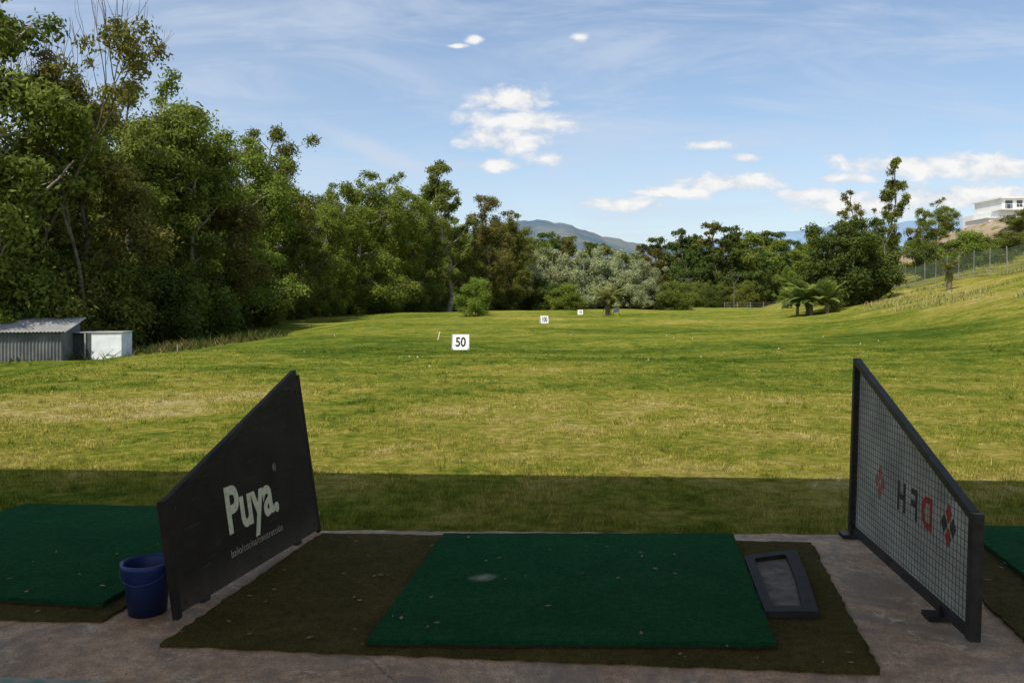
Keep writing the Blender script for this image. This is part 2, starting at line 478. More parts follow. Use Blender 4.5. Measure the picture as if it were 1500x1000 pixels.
for x in (.06, 1.5):
    add_box(bm, x-.05, x+.05, -.044, -.02, -.02, .09)
    add_box(bm, x-.02, x+.02, -.02, .03, .02, .032)
bm_obj('feet', bm, [steel], div2)
text('lettering_red', 'D', .235, redm, div2, (1.287, .335, -.0165), -.88, 1, .007)
text('lettering_black_f', 'F', .235, blk, div2, (1.085, .335, -.0165), -.88, 1, .006)
text('lettering_black_h', 'H', .235, blk, div2, (.91, .335, -.0165), -.85, 1, .006)
def diamonds(name, cx, cy, s, mh, mv):
    bm = bmesh.new()
    for k, (dx, dy) in enumerate(((0, 1), (0, -1), (1, 0), (-1, 0))):
        c = (cx+dx*s*.85, cy+dy*s)
        r = s*.84
        add_prism(bm, [(c[0]-r*.72, c[1]), (c[0], c[1]-r), (c[0]+r*.72, c[1]), (c[0], c[1]+r)], -.0175, -.0160, 0 if k < 2 else 1)
    bm_obj(name, bm, [mh, mv], div2)
diamonds('diamond_print', 1.48, .42, .062, redm, blk)
diamonds('diamond_print_faded', .47, .42, .062, pinkm, pinkm)

# ------------------------------------------------------------ bucket
blue = simple('blue_plastic', (.018, .045, .17), (.025, .055, .21), 6, .45, spec=.4)
bk = empty('blue_bucket', (-1.875, 4.25, 0))
prof = [(.0, .012), (.088, .006), (.092, .0), (.118, .235), (.128, .238), (.130, .262), (.122, .264), (.114, .245), (.088, .02), (0, .018)]
bm = bmesh.new(); seg = 40; rings = []
for r, z in prof:
    rings.append([bm.verts.new((r*math.cos(2*math.pi*k/seg), r*math.sin(2*math.pi*k/seg), z)) for k in range(seg)] if r > 0 else [bm.verts.new((0, 0, z))])
for a_, b2 in zip(rings[:-1], rings[1:]):
    for k in range(seg):
        q = (k+1) % seg
        if len(a_) == 1: bm.faces.new((a_[0], b2[q], b2[k]))
        elif len(b2) == 1: bm.faces.new((a_[k], a_[q], b2[0]))
        else: bm.faces.new((a_[k], a_[q], b2[q], b2[k]))
bm_obj('body', bm, [blue], bk, True)
bm = bmesh.new()
pts = []
for k in range(15):
    a = math.pi*k/14
    pts.append((.130*math.cos(a), -.13*math.sin(a), .245-.07*math.sin(a)))
for p0, p1 in zip(pts[:-1], pts[1:]): add_bar(bm, p0, p1, .006, n=6)
add_box(bm, .118, .138, -.018, .018, .225, .258); add_box(bm, -.138, -.118, -.018, .018, .225, .258)
bm_obj('handle', bm, [blue], bk)

# ------------------------------------------------------------ canopy over the bays (casts the big shadow)
roof_m = simple('roof_sheet', (.54, .48, .38), (.44, .39, .31), 3, .8)
can = empty('bay_canopy')
bm = bmesh.new()
def ye(x): return 5.0-.055*x
add_prism(bm, [(-11, -3.0), (11, -3.0), (11, ye(11)), (-11, ye(-11))], 4.2, 4.32)
bm_obj('roof', bm, [roof_m], can)
bm = bmesh.new()
for x in (-10.5, -5.2, 5.2, 10.5):
    add_bar(bm, (x, -2.6, 0), (x, -2.6, 4.1), .12)
    add_bar(bm, (x, -2.9, 4.14), (x, ye(x)-.1, 4.14), .1)
bm_obj('posts', bm, [steel], can)

# ------------------------------------------------------------ yardage signs
white = simple('white_paint', (.80, .80, .77), (.68, .68, .64), 4, .6)
ink = simple('sign_black', (.012, .012, .012), (.02, .02, .02), 5, .6)
edge_m = simple('sign_edge', (.25, .25, .22))
def sign(X, Y, w, h, label, rz):
    z = th(X, Y)
    e = empty('distance_sign', (X, Y, z-.01)); e.rotation_euler = (0, 0, rz)
    bm = bmesh.new()
    for sg in (1, -1):
        y0, y1 = sg*-.16, sg*-.02
        v = [bm.verts.new(p) for p in ((-w/2, y0, .04), (w/2, y0, .04), (w/2, y1, h), (-w/2, y1, h),
                                       (-w/2, y0+sg*.02, .04), (w/2, y0+sg*.02, .04), (w/2, y1+sg*.02, h), (-w/2, y1+sg*.02, h))]
        for f in ((0,1,2,3),(7,6,5,4),(0,4,5,1),(3,2,6,7),(0,3,7,4),(1,5,6,2)): bm.faces.new([v[q] for q in f])
    bm_obj('boards', bm, [white], e)
    bm = bmesh.new()
    for x in (-w/2+.03, w/2-.03):
        add_bar(bm, (x, -.15, 0), (x, -.15, .1), .025); add_bar(bm, (x, .15, 0), (x, .15, .1), .025)
    for x in (-w/2-.008, w/2+.008):
        add_bar(bm, (x, -.165, .03), (x, -.025, h+.01), .016, .03)
    bm_obj('legs', bm, [edge_m], e)
    an = math.atan2(.14, h-.04)
    text('number', label, h*.80, ink, e, (0, -.165+.14*(.24), .04+h*.215), .80 if len(label) == 2 else .56, 1, .012, (math.pi/2-an, 0, 0), 'CENTER', .002)
    return e
sign(-1.69, 27.3, .56, .54, '50', -.03)
sign(2.35, 60.5, .62, .60, '100', .25)
sign(8.0, 96.8, .62, .58, '150', -.1)

bm = bmesh.new(); zz = th(-2.95, 34)
add_bar(bm, (-3.05, 34, zz), (-2.97, 34, zz+.33), .03)
bm_obj('marker_stake', bm, [white])
bm = bmesh.new()
for x, y in ((-16.6, 41), (-17.4, 43.5)):
    add_bar(bm, (x, y, th(x, y)-.1), (x, y, th(x, y)+.5), .05)
bm_obj('wooden_stake', bm, [simple('stake_wood', (.35, .28, .18))])

bm = bmesh.new()
R2 = random.Random(8)
for k in range(18):
    y = 20+R2.random()*40; x = y*R2.uniform(-.3, .45)
    r = bmesh.ops.create_icosphere(bm, subdivisions=1, radius=.0215)
    bmesh.ops.translate(bm, verts=r['verts'], vec=(x, y, th(x, y)+.010))
bm_obj('golf_balls', bm, [white])

# ------------------------------------------------------------ trees
def leaf_mat(name, c_dark, c_light, trans=.35):
    m, nt = new_mat(name)
    at = nt.n('ShaderNodeAttribute', {'attribute_name': 'vary'}).outputs['Fac']
    rn = nt.n('ShaderNodeObjectInfo').outputs['Random']
    f = nt.math('ADD', nt.math('MULTIPLY', at, .85), nt.math('MULTIPLY', rn, .25))
    col = nt.ramp(f, [(.05, c_dark), (.95, c_light)])
    hs = nt.n('ShaderNodeHueSaturation', {}, {'Hue': nt.math('MULTIPLY_ADD', rn, .03, .482), 'Saturation': .95, 'Color': col}).outputs[0]
    d = nt.n('ShaderNodeBsdfDiffuse', {}, {'Color': hs}).outputs[0]
    t = nt.n('ShaderNodeBsdfTranslucent', {}, {'Color': hs}).outputs[0]
    return finish(m, nt, nt.n('ShaderNodeMixShader', {}, {0: trans, 1: d, 2: t}).outputs[0])

euc = leaf_mat('eucalyptus_leaves', (.066, .090, .014), (.225, .25, .042))
fresh = leaf_mat('fresh_leaves', (.082, .125, .015), (.25, .31, .040))
dark = leaf_mat('dark_leaves', (.036, .062, .012), (.12, .165, .032), .25)
silver = leaf_mat('silver_leaves', (.17, .20, .085), (.42, .45, .225), .3)
brownl = leaf_mat('olive_brown_leaves', (.08, .082, .02), (.24, .22, .05))
bark = simple('bark', (.18, .15, .105), (.08, .065, .045), 3, .9, detail=2)
palebark = simple('pale_bark', (.36, .31, .24), (.18, .15, .11), 2, .9, detail=2)

class MB:
    def __init__(s): s.V = []; s.F = []; s.M = []; s.C = []; s.n = 0
    def tube(s, pts, rads, n=6):
        pts = np.asarray(pts, float); k = len(pts)
        d = np.gradient(pts, axis=0); d /= np.linalg.norm(d, axis=1)[:, None]+1e-9
        ref = np.where(np.abs(d[:, 2:3]) > .9, np.array([[1., 0, 0]]), np.array([[0, 0, 1.]]))
        a = np.cross(d, ref); a /= np.linalg.norm(a, axis=1)[:, None]+1e-9
        b = np.cross(d, a)
        an = 2*np.pi*np.arange(n)/n
        P = pts[:, None]+(a[:, None]*np.cos(an)[None, :, None]+b[:, None]*np.sin(an)[None, :, None])*np.asarray(rads)[:, None, None]
        s.V.append(P.reshape(-1, 3))
        for i in range(k-1):
            for q in range(n):
                w = (q+1) % n
                s.F.append([s.n+i*n+q, s.n+i*n+w, s.n+(i+1)*n+w, s.n+(i+1)*n+q])
        s.M += [0]*((k-1)*n); s.C.append(np.full(k*n, .5)); s.n += k*n
    def done(s, name, mats, L=None, LC=None):
        V = np.concatenate(s.V) if s.V else np.zeros((0, 3)); F = np.array(s.F, dtype=np.int64).reshape(-1, 4)
        C = np.concatenate(s.C) if s.C else np.zeros(0)
        mi = np.array(s.M)
        if L is not None:
            nl = len(L)
            LF = np.arange(nl*4).reshape(nl, 4)+len(V)
            V = np.concatenate([V, L.reshape(-1, 3)]); F = np.concatenate([F, LF])
            mi = np.concatenate([mi, np.ones(nl, int)]); C = np.concatenate([C, np.repeat(LC, 4)])
        o = obj_from(name, V, F, mats, midx=mi, smooth=(mi == 0), colr=C)
        me = o.data; bpy.data.objects.remove(o)
        return me

def unit(a): return a/(np.linalg.norm(a, axis=-1, keepdims=True)+1e-9)

def leaves(centers, radii, per, ls, rng, outw=.9, squash=.8, droop=0.0, cvar=None, asp=.42):
    cnt = np.maximum(20, (per*(radii/np.mean(radii))**2).astype(int))
    idx = np.repeat(np.arange(len(centers)), cnt)
    n = len(idx)
    d = unit(rng.normal(size=(n, 3)))
    r = rng.random(n)**.45*(1+.20*rng.normal(size=n))
    off = d*r[:, None]*radii[idx][:, None]; off[:, 2] *= squash
    P = centers[idx]+off
    if droop: P[:, 2] -= droop*radii[idx]*rng.random(n)*r**2
    nrm = unit(d*outw+rng.normal(size=(n, 3))*.55+np.array([0, 0, .3]))
    t = unit(np.cross(nrm, rng.normal(size=(n, 3)))+np.array([0, 0, -.35*(1 if droop else 0)]))
    b = unit(np.cross(nrm, t))
    s_ = ls*rng.uniform(.6, 1.35, n)[:, None]
    L = np.stack([P-t*s_*.5, P+b*s_*asp*.5, P+t*s_*.5, P-b*s_*asp*.5], 1)
    cv = rng.random(len(centers)) if cvar is None else cvar
    C = np.clip(.5*cv[idx]+.5*rng.random(n)+.12*(r-.7), 0, 1)
    return L, C

def tree(name, seed, H, R, zb, nl, cpl, per, ls, cr, mats, trunk=.018, fullness=1.0, droop=.4, bare=0.0, squash=.8, topk=4):
    rng = np.random.default_rng(seed)
    mb = MB(); k = 9
    zz = np.linspace(0, .86*H, k)
    dx = np.cumsum(rng.normal(0, .018*H, k)); dy = np.cumsum(rng.normal(0, .018*H, k)); dx -= dx[0]; dy -= dy[0]
    tp = np.stack([dx, dy, zz], 1); tp[0, 2] = -.4
    tr = trunk*H*(1-.82*np.linspace(0, 1, k)); tr[0] *= 1.35
    mb.tube(tp, tr, 8)
    cs, rs = [], []
    def on_trunk(h):
        return np.array([np.interp(h, zz, dx), np.interp(h, zz, dy), h])
    for i in range(nl):
        t = zb+(1-zb)*((i+.6)/(nl+.5))
        st = on_trunk(max(.06*H, (t-.14)*.9*H))
        az = i*2.4+rng.uniform(-.6, .6)
        u = (t-zb)/(1-zb)
        prof = math.sqrt(max(.05, 1-((u-.42)/.66)**2))
        reach = R*prof*rng.uniform(.55, 1.1)
        end = st+np.array([math.cos(az)*reach, math.sin(az)*reach, H*rng.uniform(.07, .19)])
        end[2] = min(end[2], H*.97)
        q = np.linspace(0, 1, 6)[:, None]
        path = st*(1-q)+end*q; path[:, 2] -= np.sin(q[:, 0]*np.pi)*reach*.12
        path[1:] += rng.normal(0, .02*R, (5, 3))
        mb.tube(path, np.interp(q[:, 0], [0, 1], [trunk*H*.42*(1-.5*u), trunk*H*.1]), 5)
        for j in range(cpl):
            f = rng.uniform(.4, 1.08)
            base = st*(1-min(f, 1))+end*min(f, 1)
            c = base+rng.normal(0, 1, 3)*np.array([.17, .17, .13])*R*(.6+.5*f)
            mid = (base+c)/2+rng.normal(0, .03*R, 3)
            mb.tube([base, mid, c], [trunk*H*.09, trunk*H*.06, trunk*H*.02], 3)
            if rng.random() < bare: 
                for _ in range(4):
                    e2 = c+rng.normal(0, 1, 3)*np.array([.13, .13, .1])*R+np.array([0, 0, .07*H])
                    mb.tube([mid, (mid+e2)/2+rng.normal(0, .02*R, 3), e2], [trunk*H*.06, trunk*H*.04, trunk*H*.015], 3)
                continue
            cs.append(c); rs.append(cr*R*rng.uniform(.6, 1.35)*fullness)
    for j in range(topk):
        c = on_trunk(H*.86)+rng.normal(0, 1, 3)*np.array([.14, .14, .05])*R+np.array([0, 0, H*.08])
        if bare < .5:
            cs.append(c); rs.append(cr*R*rng.uniform(.6, 1.0))
        mb.tube([tp[-1], c], [trunk*H*.15, trunk*H*.03], 4)
    cs = np.array(cs); rs = np.array(rs)
    L, C = leaves(cs, rs, per, ls, rng, droop=droop, squash=squash)
    return mb.done(name, mats, L, C)

def bare_tree(name, seed, H, mats, tufts=26):
    rng = np.random.default_rng(seed); mb = MB(); cs = []
    def grow(p, d, L, r, lvl):
        n = 5; pts = [p]; dd = d.copy()
        for i in range(n):
            dd = unit(dd+rng.normal(0, .10, 3)+np.array([0, 0, .09])); pts.append(pts[-1]+dd*L/n)
        mb.tube(pts, np.linspace(r, r*.55, n+1), 6 if lvl < 2 else 3)
        if lvl >= 5: return
        if pts[-1][2] < H*.80 and lvl >= 2: cs.append(pts[-1])
        for q in range(2 if lvl < 1 else 3 if lvl < 4 else 2):
            st = pts[-1] if q < 2 else pts[rng.integers(2, 5)]
            az = rng.uniform(0, 2*np.pi); sp = rng.uniform(.22, .52)
            nd = unit(dd+sp*np.array([math.cos(az), math.sin(az), rng.uniform(-.1, .3)]))
            grow(st, nd, L*rng.uniform(.58, .80), r*(.60 if q < 2 else .45), lvl+1)
    grow(np.array([0, 0, -.3]), np.array([.05, 0, 1.]), H*.34, H*.0105, 0)
    cs = np.array(cs); cs = cs[rng.permutation(len(cs))[:tufts]]
    L, C = leaves(cs, rng.uniform(.4, .9, len(cs)), 100, .26, rng, droop=.5)
    return mb.done(name, mats, L, C)

E = [tree('eucalyptus_a', 11, 18, 5.0, .14, 16, 9, 300, .29, .20, [bark, euc]),
     tree('eucalyptus_b', 12, 18, 4.4, .18, 15, 9, 300, .29, .21, [palebark, euc]),
     tree('eucalyptus_c', 13, 18, 5.2, .10, 17, 9, 290, .29, .19, [bark, fresh]),
     tree('eucalyptus_d', 14, 18, 4.6, .12, 15, 9, 290, .29, .21, [bark, brownl]),
     tree('eucalyptus_e', 15, 18, 5.4, .18, 17, 8, 300, .29, .19, [palebark, fresh])]
Esl = tree('eucalyptus_slim', 17, 20, 3.2, .30, 13, 6, 300, .30, .25, [palebark, euc])
Ebare = bare_tree('sparse_eucalyptus', 23, 19, [bark, brownl], 50)
Ebare2 = bare_tree('sparse_eucalyptus_b', 29, 19, [bark, brownl], 60)
Bush = [tree('bush_a', 31, 4, 2.3, .10, 10, 8, 170, .22, .27, [bark, euc], trunk=.015, droop=0),
        tree('bush_b', 32, 4, 2.6, .08, 10, 8, 170, .22, .26, [bark, dark], trunk=.015, droop=0),
        tree('bush_c', 33, 4, 2.1, .10, 10, 8, 220, .18, .27, [bark, fresh], trunk=.015, droop=0)]
Sil = [tree('silver_a', 41, 10, 5.0, .06, 14, 8, 300, .32, .19, [palebark, silver], droop=.2),
       tree('silver_b', 42, 10, 4.4, .06, 13, 8, 300, .32, .20, [palebark, silver], droop=.2)]
Drk = tree('fig_tree', 51, 8, 3.4, .06, 16, 10, 230, .27, .22, [bark, dark], droop=0)
Pin = [tree('slender_a', 61, 15, 1.6, .16, 22, 5, 130, .25, .30, [bark, euc], trunk=.012),
       tree('slender_b', 62, 13, 1.7, .2, 16, 6, 110, .25, .24, [bark, brownl], trunk=.012, bare=.3)]
Far = [tree('far_a', 71, 20, 6.0, .08, 14, 7, 160, .60, .21, [bark, euc]),
       tree('far_b', 72, 20, 5.2, .10, 13, 7, 160, .60, .22, [bark, dark]),
       tree('far_c', 73, 20, 6.4, .06, 14, 7, 160, .60, .20, [bark, fresh]),
       tree('far_d', 74, 20, 4.4, .12, 13, 6, 150, .60, .23, [bark, brownl])]

TR = random.Random(21)
def put(me, name, X, Y, s, sxy=None, parent=None, rz=None):
    o = bpy.data.objects.new(name, me); COL.objects.link(o)
    o.location = (X, Y, th(X, Y)-.05); o.rotation_euler = (0, 0, TR.uniform(0, 6.28) if rz is None else rz)
    k = sxy if sxy else s*TR.uniform(.92, 1.1)
    o.scale = (k, k, s)
    if parent: o.parent = parent
    return o

front = [(-28.2, 42, 21.5, 1), (-27.4, 49, 15.4, 3), (-25.8, 56, 18.9, 0), (-26.0, 62.5, 20.0, 2), (-24.8, 67, 15.6, 3), (-25.2, 75, 18.0, 4),
         (-24.0, 82.5, 19.8, 1), (-23.6, 89, 14.0, 0), (-21.4, 96, 15.2, 2), (-18.9, 103, 18.4, 4), (-16.2, 110, 18.6, 2), (-13.6, 118, 17.0, 0),
         (-5.4, 131, 18.6, 3), (-1.2, 141, 17.8, 0), (2.4, 156, 14.8, 3)]
for X, Y, H, v in front: put(E[v], 'eucalyptus_tree', X, Y, H/18)
put(Esl, 'eucalyptus_tree', -9.8, 125, 23.4/20)
put(Esl, 'eucalyptus_tree', -24.3, 60, 15.5/20)
put(Ebare, 'sparse_eucalyptus_tree', -24.0, 46.5, 1.0, .9, rz=2.5)
put(Ebare2, 'sparse_eucalyptus_tree', -26.0, 45.5, 1.12, 1.0)
wood = empty('woodland_trees')
for k in range(26):
    t = k/25
    Y = 36+t*130; X = -33-2*math.sin(k*1.7) if Y < 95 else -33+(Y-95)*.50
    H = TR.uniform(12.5, 15) if Y < 60 else TR.uniform(13, 16.5)
    put(E[k % 5], 'wood_tree', X+TR.uniform(-2, 2), Y, H/18, parent=wood)
for k in range(13):
    put(Far[k % 4], 'wood_tree', -43+TR.uniform(-3, 3)+(k > 9)*(k-9)*4, 36+k*10, TR.uniform(11, 14)/20, parent=wood)
under = empty('undergrowth')
for k in range(40):
    t = k/39
    Y = 43+t*100
    X = -25.5 if Y < 92 else -25.5+(Y-92)*.46
    put(Bush[TR.choice((0, 1, 1, 0, 2))], 'shrub', X+TR.uniform(-1.3, 1.6), Y, TR.uniform(.6, 1.45), parent=under)
for k in range(22):
    put(Bush[TR.choice((0, 1, 1))], 'shrub', -23+k*2.4+TR.uniform(-1, 1) if k > 8 else -27+TR.uniform(-1, 1), 140+TR.uniform(0, 20) if k > 8 else 44+k*5, TR.uniform(.8, 1.5), parent=under)
put(Bush[2], 'small_round_tree', -3.75, 84, .95, .78)
put(Bush[2], 'green_shrub', 8.6, 130, 1.05, 1.4)
for X, Y, H in ((3.2, 150, 10), (7.2, 152, 11.2), (12.2, 147, 10.4), (16.2, 154, 11.6), (20.0, 150, 10.8), (23.4, 147, 8.6)):
    put(Sil[TR.randrange(2)], 'silver_poplar_tree', X, Y, H/10)
dist = empty('distant_trees')
for row, (yy, hs) in enumerate(((215, .93), (245, 1.06))):
    X = -30
    while X < 125:
        H = (20.0+2.0*math.sin(X*.13)+TR.uniform(-2.6, 2.2))*hs
        if X < 34: H *= .88
        put(Far[TR.randrange(4)], 'distant_tree', X, yy+TR.uniform(-6, 6), H/20, parent=dist)
        X += TR.uniform(4.4, 7.0)
for k in range(40):
    put(Bush[k % 2], 'distant_shrub', 20+k*2.0, 190+TR.uniform(-10, 10), TR.uniform(.8, 1.6), parent=dist)
for X, Y, H in ((62, 170, 12), (68, 168, 13), (55, 180, 12), (50, 150, 8), (74, 172, 12), (58, 160, 8)):
    put(Far[X % 3], 'distant_tree', X, Y, H/20, H/19, parent=dist)
put(Drk, 'fig_tree', 30.8, 75, 1.0)
put(Drk, 'fig_tree', 34.4, 84, .66)
put(Pin[0], 'slender_pine_tree', 43.4, 95, 15.6/15, .95)
put(Pin[1], 'slender_pine_tree', 41.0, 97, 12.9/13, 1.0)
put(E[2], 'broadleaf_tree', 54.0, 105, 9.2/18, .52)
put(Bush[2], 'yellow_green_shrub', 49.6, 90, 1.05, 1.25)
put(Bush[0], 'hillside_shrub', 53, 92, .9); put(Bush[1], 'hillside_shrub', 46.5, 92, .9, 1.1); put(Bush[0], 'hillside_shrub', 58, 96, .6, 1.0)
put(Bush[2], 'yellow_green_shrub', 31.5, 152, .75, .9)
put(Bush[1], 'hillside_shrub', 37.5, 90, .85); put(Bush[0], 'hillside_shrub', 35.0, 93, 1.0)
put(Bush[0], 'hillside_shrub', 62, 99, .6, 1.0); put(Bush[1], 'hillside_shrub', 65, 101, .5, .9)

def frond_mesh(name, n, L, rise, lw, mats, trunk_h=1.0, trunk_r=.12, banana=False, seed=1, skirt=0, fall=.75):
    rng = np.random.default_rng(seed); mb = MB()
    mb.tube([(0, 0, -.2), (.02, 0, trunk_h*.5), (0, .02, trunk_h)], [trunk_r*1.2, trunk_r, trunk_r*.9], 8)
    Ls, Cs = [], []
    for i in range(n+skirt):
        az = i*2.4+rng.uniform(-.2, .2)
        sk = i >= n
        r0 = rise*rng.uniform(.4, 1.2) if not sk else -.9
        l = L*rng.uniform(.8, 1.15)*(.7 if sk else 1)
        t = np.linspace(0, 1, 16)
        hor = l*t*(.85 if not sk else .35)
        z = trunk_h+l*(r0*t-(fall+.3*rng.random())*t**2.0*(1 if not sk else .2))
        P = np.stack([np.cos(az)*hor, np.sin(az)*hor, z], 1)
        mb.tube(P[::3], np.linspace(.022, .006, len(P[::3])), 3)
        sd = np.array([-math.sin(az), math.cos(az), 0])
        for q in range(15):
            f = (q+.5)/15; p0 = P[q]; p1 = P[q+1]
            w = lw*math.sin(math.pi*min(1, f*.9+.12))
            for sg in (-1, 1):
                tip = (p0+p1)/2+sg*sd*w+np.array([0, 0, -.25*w*(1 if banana else 1.6)])+(0 if banana else 1)*(p1-p0)*1.4
                if banana:
                    tip2 = tip+(p1-p0)
                    Ls.append([p0, tip-(p1-p0)*.45, tip2-(p1-p0)*.55, p1])
                else:
                    Ls.append([p0, p0*.4+tip*.6-(p1-p0)*.25, tip, p1*.6+p0*.4])
                Cs.append(.1 if sk else rng.random())
    return mb.done(name, mats, np.array(Ls), np.array(Cs))
palm_leaf = leaf_mat('palm_leaves', (.09, .10, .02), (.30, .32, .06))
ban_leaf = leaf_mat('banana_leaves', (.07, .12, .018), (.24, .31, .06))
pal = frond_mesh('palm', 30, 1.75, 1.15, .30, [bark, palm_leaf], trunk_h=1.25, trunk_r=.15, seed=4, skirt=3, fall=.6)
put(pal, 'small_palm_tree', 9.7, 84, 1.3)
pal2 = frond_mesh('palm_b', 18, 1.2, 1.5, .34, [bark, palm_leaf], trunk_h=1.5, trunk_r=.18, seed=5, skirt=6, fall=.4)
put(pal2, 'yucca_plant', 34.4, 65, 1.1)
ban = frond_mesh('banana', 20, 2.2, 1.5, .36, [bark, ban_leaf], trunk_h=1.0, trunk_r=.14, banana=True, seed=6)
for X, Y, s in ((24.9, 72, .95), (25.9, 71.5, 1.1), (26.9, 70.5, 1.0), (26.3, 73.5, 1.15)):
    put(ban, 'banana_plant', X, Y, s)

bm = bmesh.new(); z = th(10.9, 86)
add_bar(bm, (10.5, 86, z), (10.7, 86, z+.9), .05); add_bar(bm, (11.2, 86, z), (11.0, 86, z+.9), .05)
add_box(bm, 10.55, 11.15, 85.95, 85.99, z+.35, z+.85, 1)
bm_obj('small_notice_board', bm, [steel, simple('board_blue', (.35, .42, .5))])

# ------------------------------------------------------------ shed and hut on the left
corr, nt = new_mat('corrugated_grey')
tc = nt.n('ShaderNodeTexCoord').outputs['Object']
col = nt.ramp(nt.noise(tc, 1.2, 6, .7), [(.35, (.10, .105, .11)), (.65, (.19, .19, .185))])
finish(corr, nt, nt.n('ShaderNodeBsdfPrincipled', {}, {'Base Color': col, 'Roughness': .6}).outputs[0])
rf = simple('shed_roof_sheet', (.42, .41, .38), (.27, .26, .24), 1.2, .7)
zb = th(-24, 40)
shed = empty('corrugated_shed', (0, 0, 0))
def corrug(bm, p0, p1, z0, z1a, z1b, amp=.03, pitch=.15, mi=0):
    p0 = Vector(p0); p1 = Vector(p1); L = (p1-p0).length; d = (p1-p0)/L; nn = Vector((d.y, -d.x))
    n = int(L/pitch*4); prev = None
    for k in range(n+1):
        t = k/n; p = p0+d*L*t+nn*amp*math.sin(k*math.pi/2)
        a = bm.verts.new((p.x, p.y, z0)); b = bm.verts.new((p.x, p.y, z1a+(z1b-z1a)*t))
        if prev: bm.faces.new((prev[0], a, b, prev[1])).material_index = mi
        prev = (a, b)
bm = bmesh.new()
corrug(bm, (-33, 37.2), (-21.9, 40.2), zb-.3, zb+1.42, zb+1.42)
corrug(bm, (-21.9, 40.2), (-22.7, 43.4), zb-.3, zb+1.42, zb+1.95)
corrug(bm, (-22.7, 43.4), (-33.8, 40.4), zb-.3, zb+1.95, zb+1.95)
bm_obj('walls', bm, [corr], shed)
bm = bmesh.new()
n = 150; ra = []
A0 = Vector((-33.4, 36.85, zb+1.40)); A1 = Vector((-21.65, 40.0, zb+1.40)); B0 = Vector((-34.1, 40.6, zb+2.02)); B1 = Vector((-22.45, 43.6, zb+2.02))
for k in range(n+1):
    t = k/n; o = .025*(1 if k % 2 else -1)
    a = A0.lerp(A1, t); b2 = B0.lerp(B1, t); a.z += o; b2.z += o
    ra.append((bm.verts.new(a), bm.verts.new(b2)))
for q, w in zip(ra[:-1], ra[1:]): bm.faces.new((q[0], w[0], w[1], q[1]))
bm_obj('roof', bm, [rf], shed)

zb2 = th(-21, 42)
hut = empty('white_hut', (-20.75, 42, zb2)); hut.rotation_euler = (0, 0, .12)
bm = bmesh.new()
add_box(bm, -.80, .85, 0, 1.6, -.1, 1.36)
bm_obj('walls', bm, [simple('whitewash', (.84, .86, .86), (.66, .69, .70), 2.5, .8)], hut)
bm = bmesh.new()
add_box(bm, -1.6, -.82, .25, 1.5, -.1, 1.34); add_box(bm, -.79, -.62, -.03, -.003, -.05, 1.33)  # dark box and strip stand in for shade in the open left part
bm_obj('open_side_shade', bm, [simple('shade_dark', (.05, .06, .065), (.09, .10, .10), 3, .7)], hut)
bm = bmesh.new()
add_box(bm, -1.65, .9, -.06, 1.66, 1.365, 1.40)
for x in (-1.6, -.90): add_box(bm, x-.04, x+.04, -.04, .03, -.1, 1.36)
bm_obj('roof', bm, [rf], hut)

# ------------------------------------------------------------ fence on the bank
fm = simple('fence_green', (.10, .15, .09), (.16, .18, .12), 3, .6)
fpost = simple('fence_post', (.30, .28, .24), (.2, .19, .16), 3, .7)
fen = empty('wire_fence')
path = [(43, 108), (42, 95), (41, 84), (40, 74), (39, 65), (38.3, 57), (38, 48)]
pp = []
for (a, b2) in zip(path[:-1], path[1:]):
    n = max(2, int(math.dist(a, b2)/2.4))
    for k in range(n): pp.append((a[0]+(b2[0]-a[0])*k/n, a[1]+(b2[1]-a[1])*k/n))
bm = bmesh.new(); bw = bmesh.new()
for x, y in pp:
    z = th(x, y); add_bar(bm, (x, y, z-.2), (x+random.uniform(-.08, .08), y, z+2.3), .08, n=6)
for a, b2 in zip(pp[:-1], pp[1:]):
    za, zc = th(*a), th(*b2)
    for q in range(9):
        add_bar(bw, (a[0], a[1], za+.1+q*.25), (b2[0], b2[1], zc+.1+q*.25), .020)
    for q in range(14):
        t = q/14; x = a[0]+(b2[0]-a[0])*t; y = a[1]+(b2[1]-a[1])*t; z = za+(zc-za)*t
        add_bar(bw, (x, y, z+.05), (x, y, z+2.15), .018)
bm_obj('posts', bm, [fpost], fen); bm_obj('netting', bw, [fm], fen)

bm = bmesh.new()
for k in range(26):
    x = 36+k*2.2; y = 140; z = th(x, y)
    add_bar(bm, (x, y, z-.1), (x, y, z+1.3), .07)
    z2 = th(x+2.2, y)
    for q in range(4):
        add_bar(bm, (x, 140, z+.3+q*.3), (x+2.2, 140, z2+.3+q*.3), .025)
bm_obj('far_fence', bm, [fpost])

pole_m = simple('pole_grey', (.16, .155, .14), (.10, .10, .09), 3, .7)
def pole(X, Y, H, w):
    z = th(X, Y); bm = bmesh.new()
    add_bar(bm, (X, Y, z-.3), (X, Y, z+H*.72), .15, n=8)
    add_bar(bm, (X, Y, z+H*.70), (X-w*.5, Y, z+H), .06); add_bar(bm, (X, Y, z+H*.70), (X+w*.5, Y, z+H), .06)
    add_bar(bm, (X-w*.62, Y+.09, z+H), (X+w*.62, Y+.09, z+H), .07)
    for s in (-.55, 0, .55): add_bar(bm, (X+s*w, Y+.09, z+H-.35), (X+s*w, Y+.09, z+H-.04), .08, n=6)
    bm_obj('utility_pole', bm, [pole_m])
pole(45.7, 170, 6.9, 2.6); pole(36.2, 172, 6.2, 2.4); pole(40.6, 90, 7.0, 2.2)

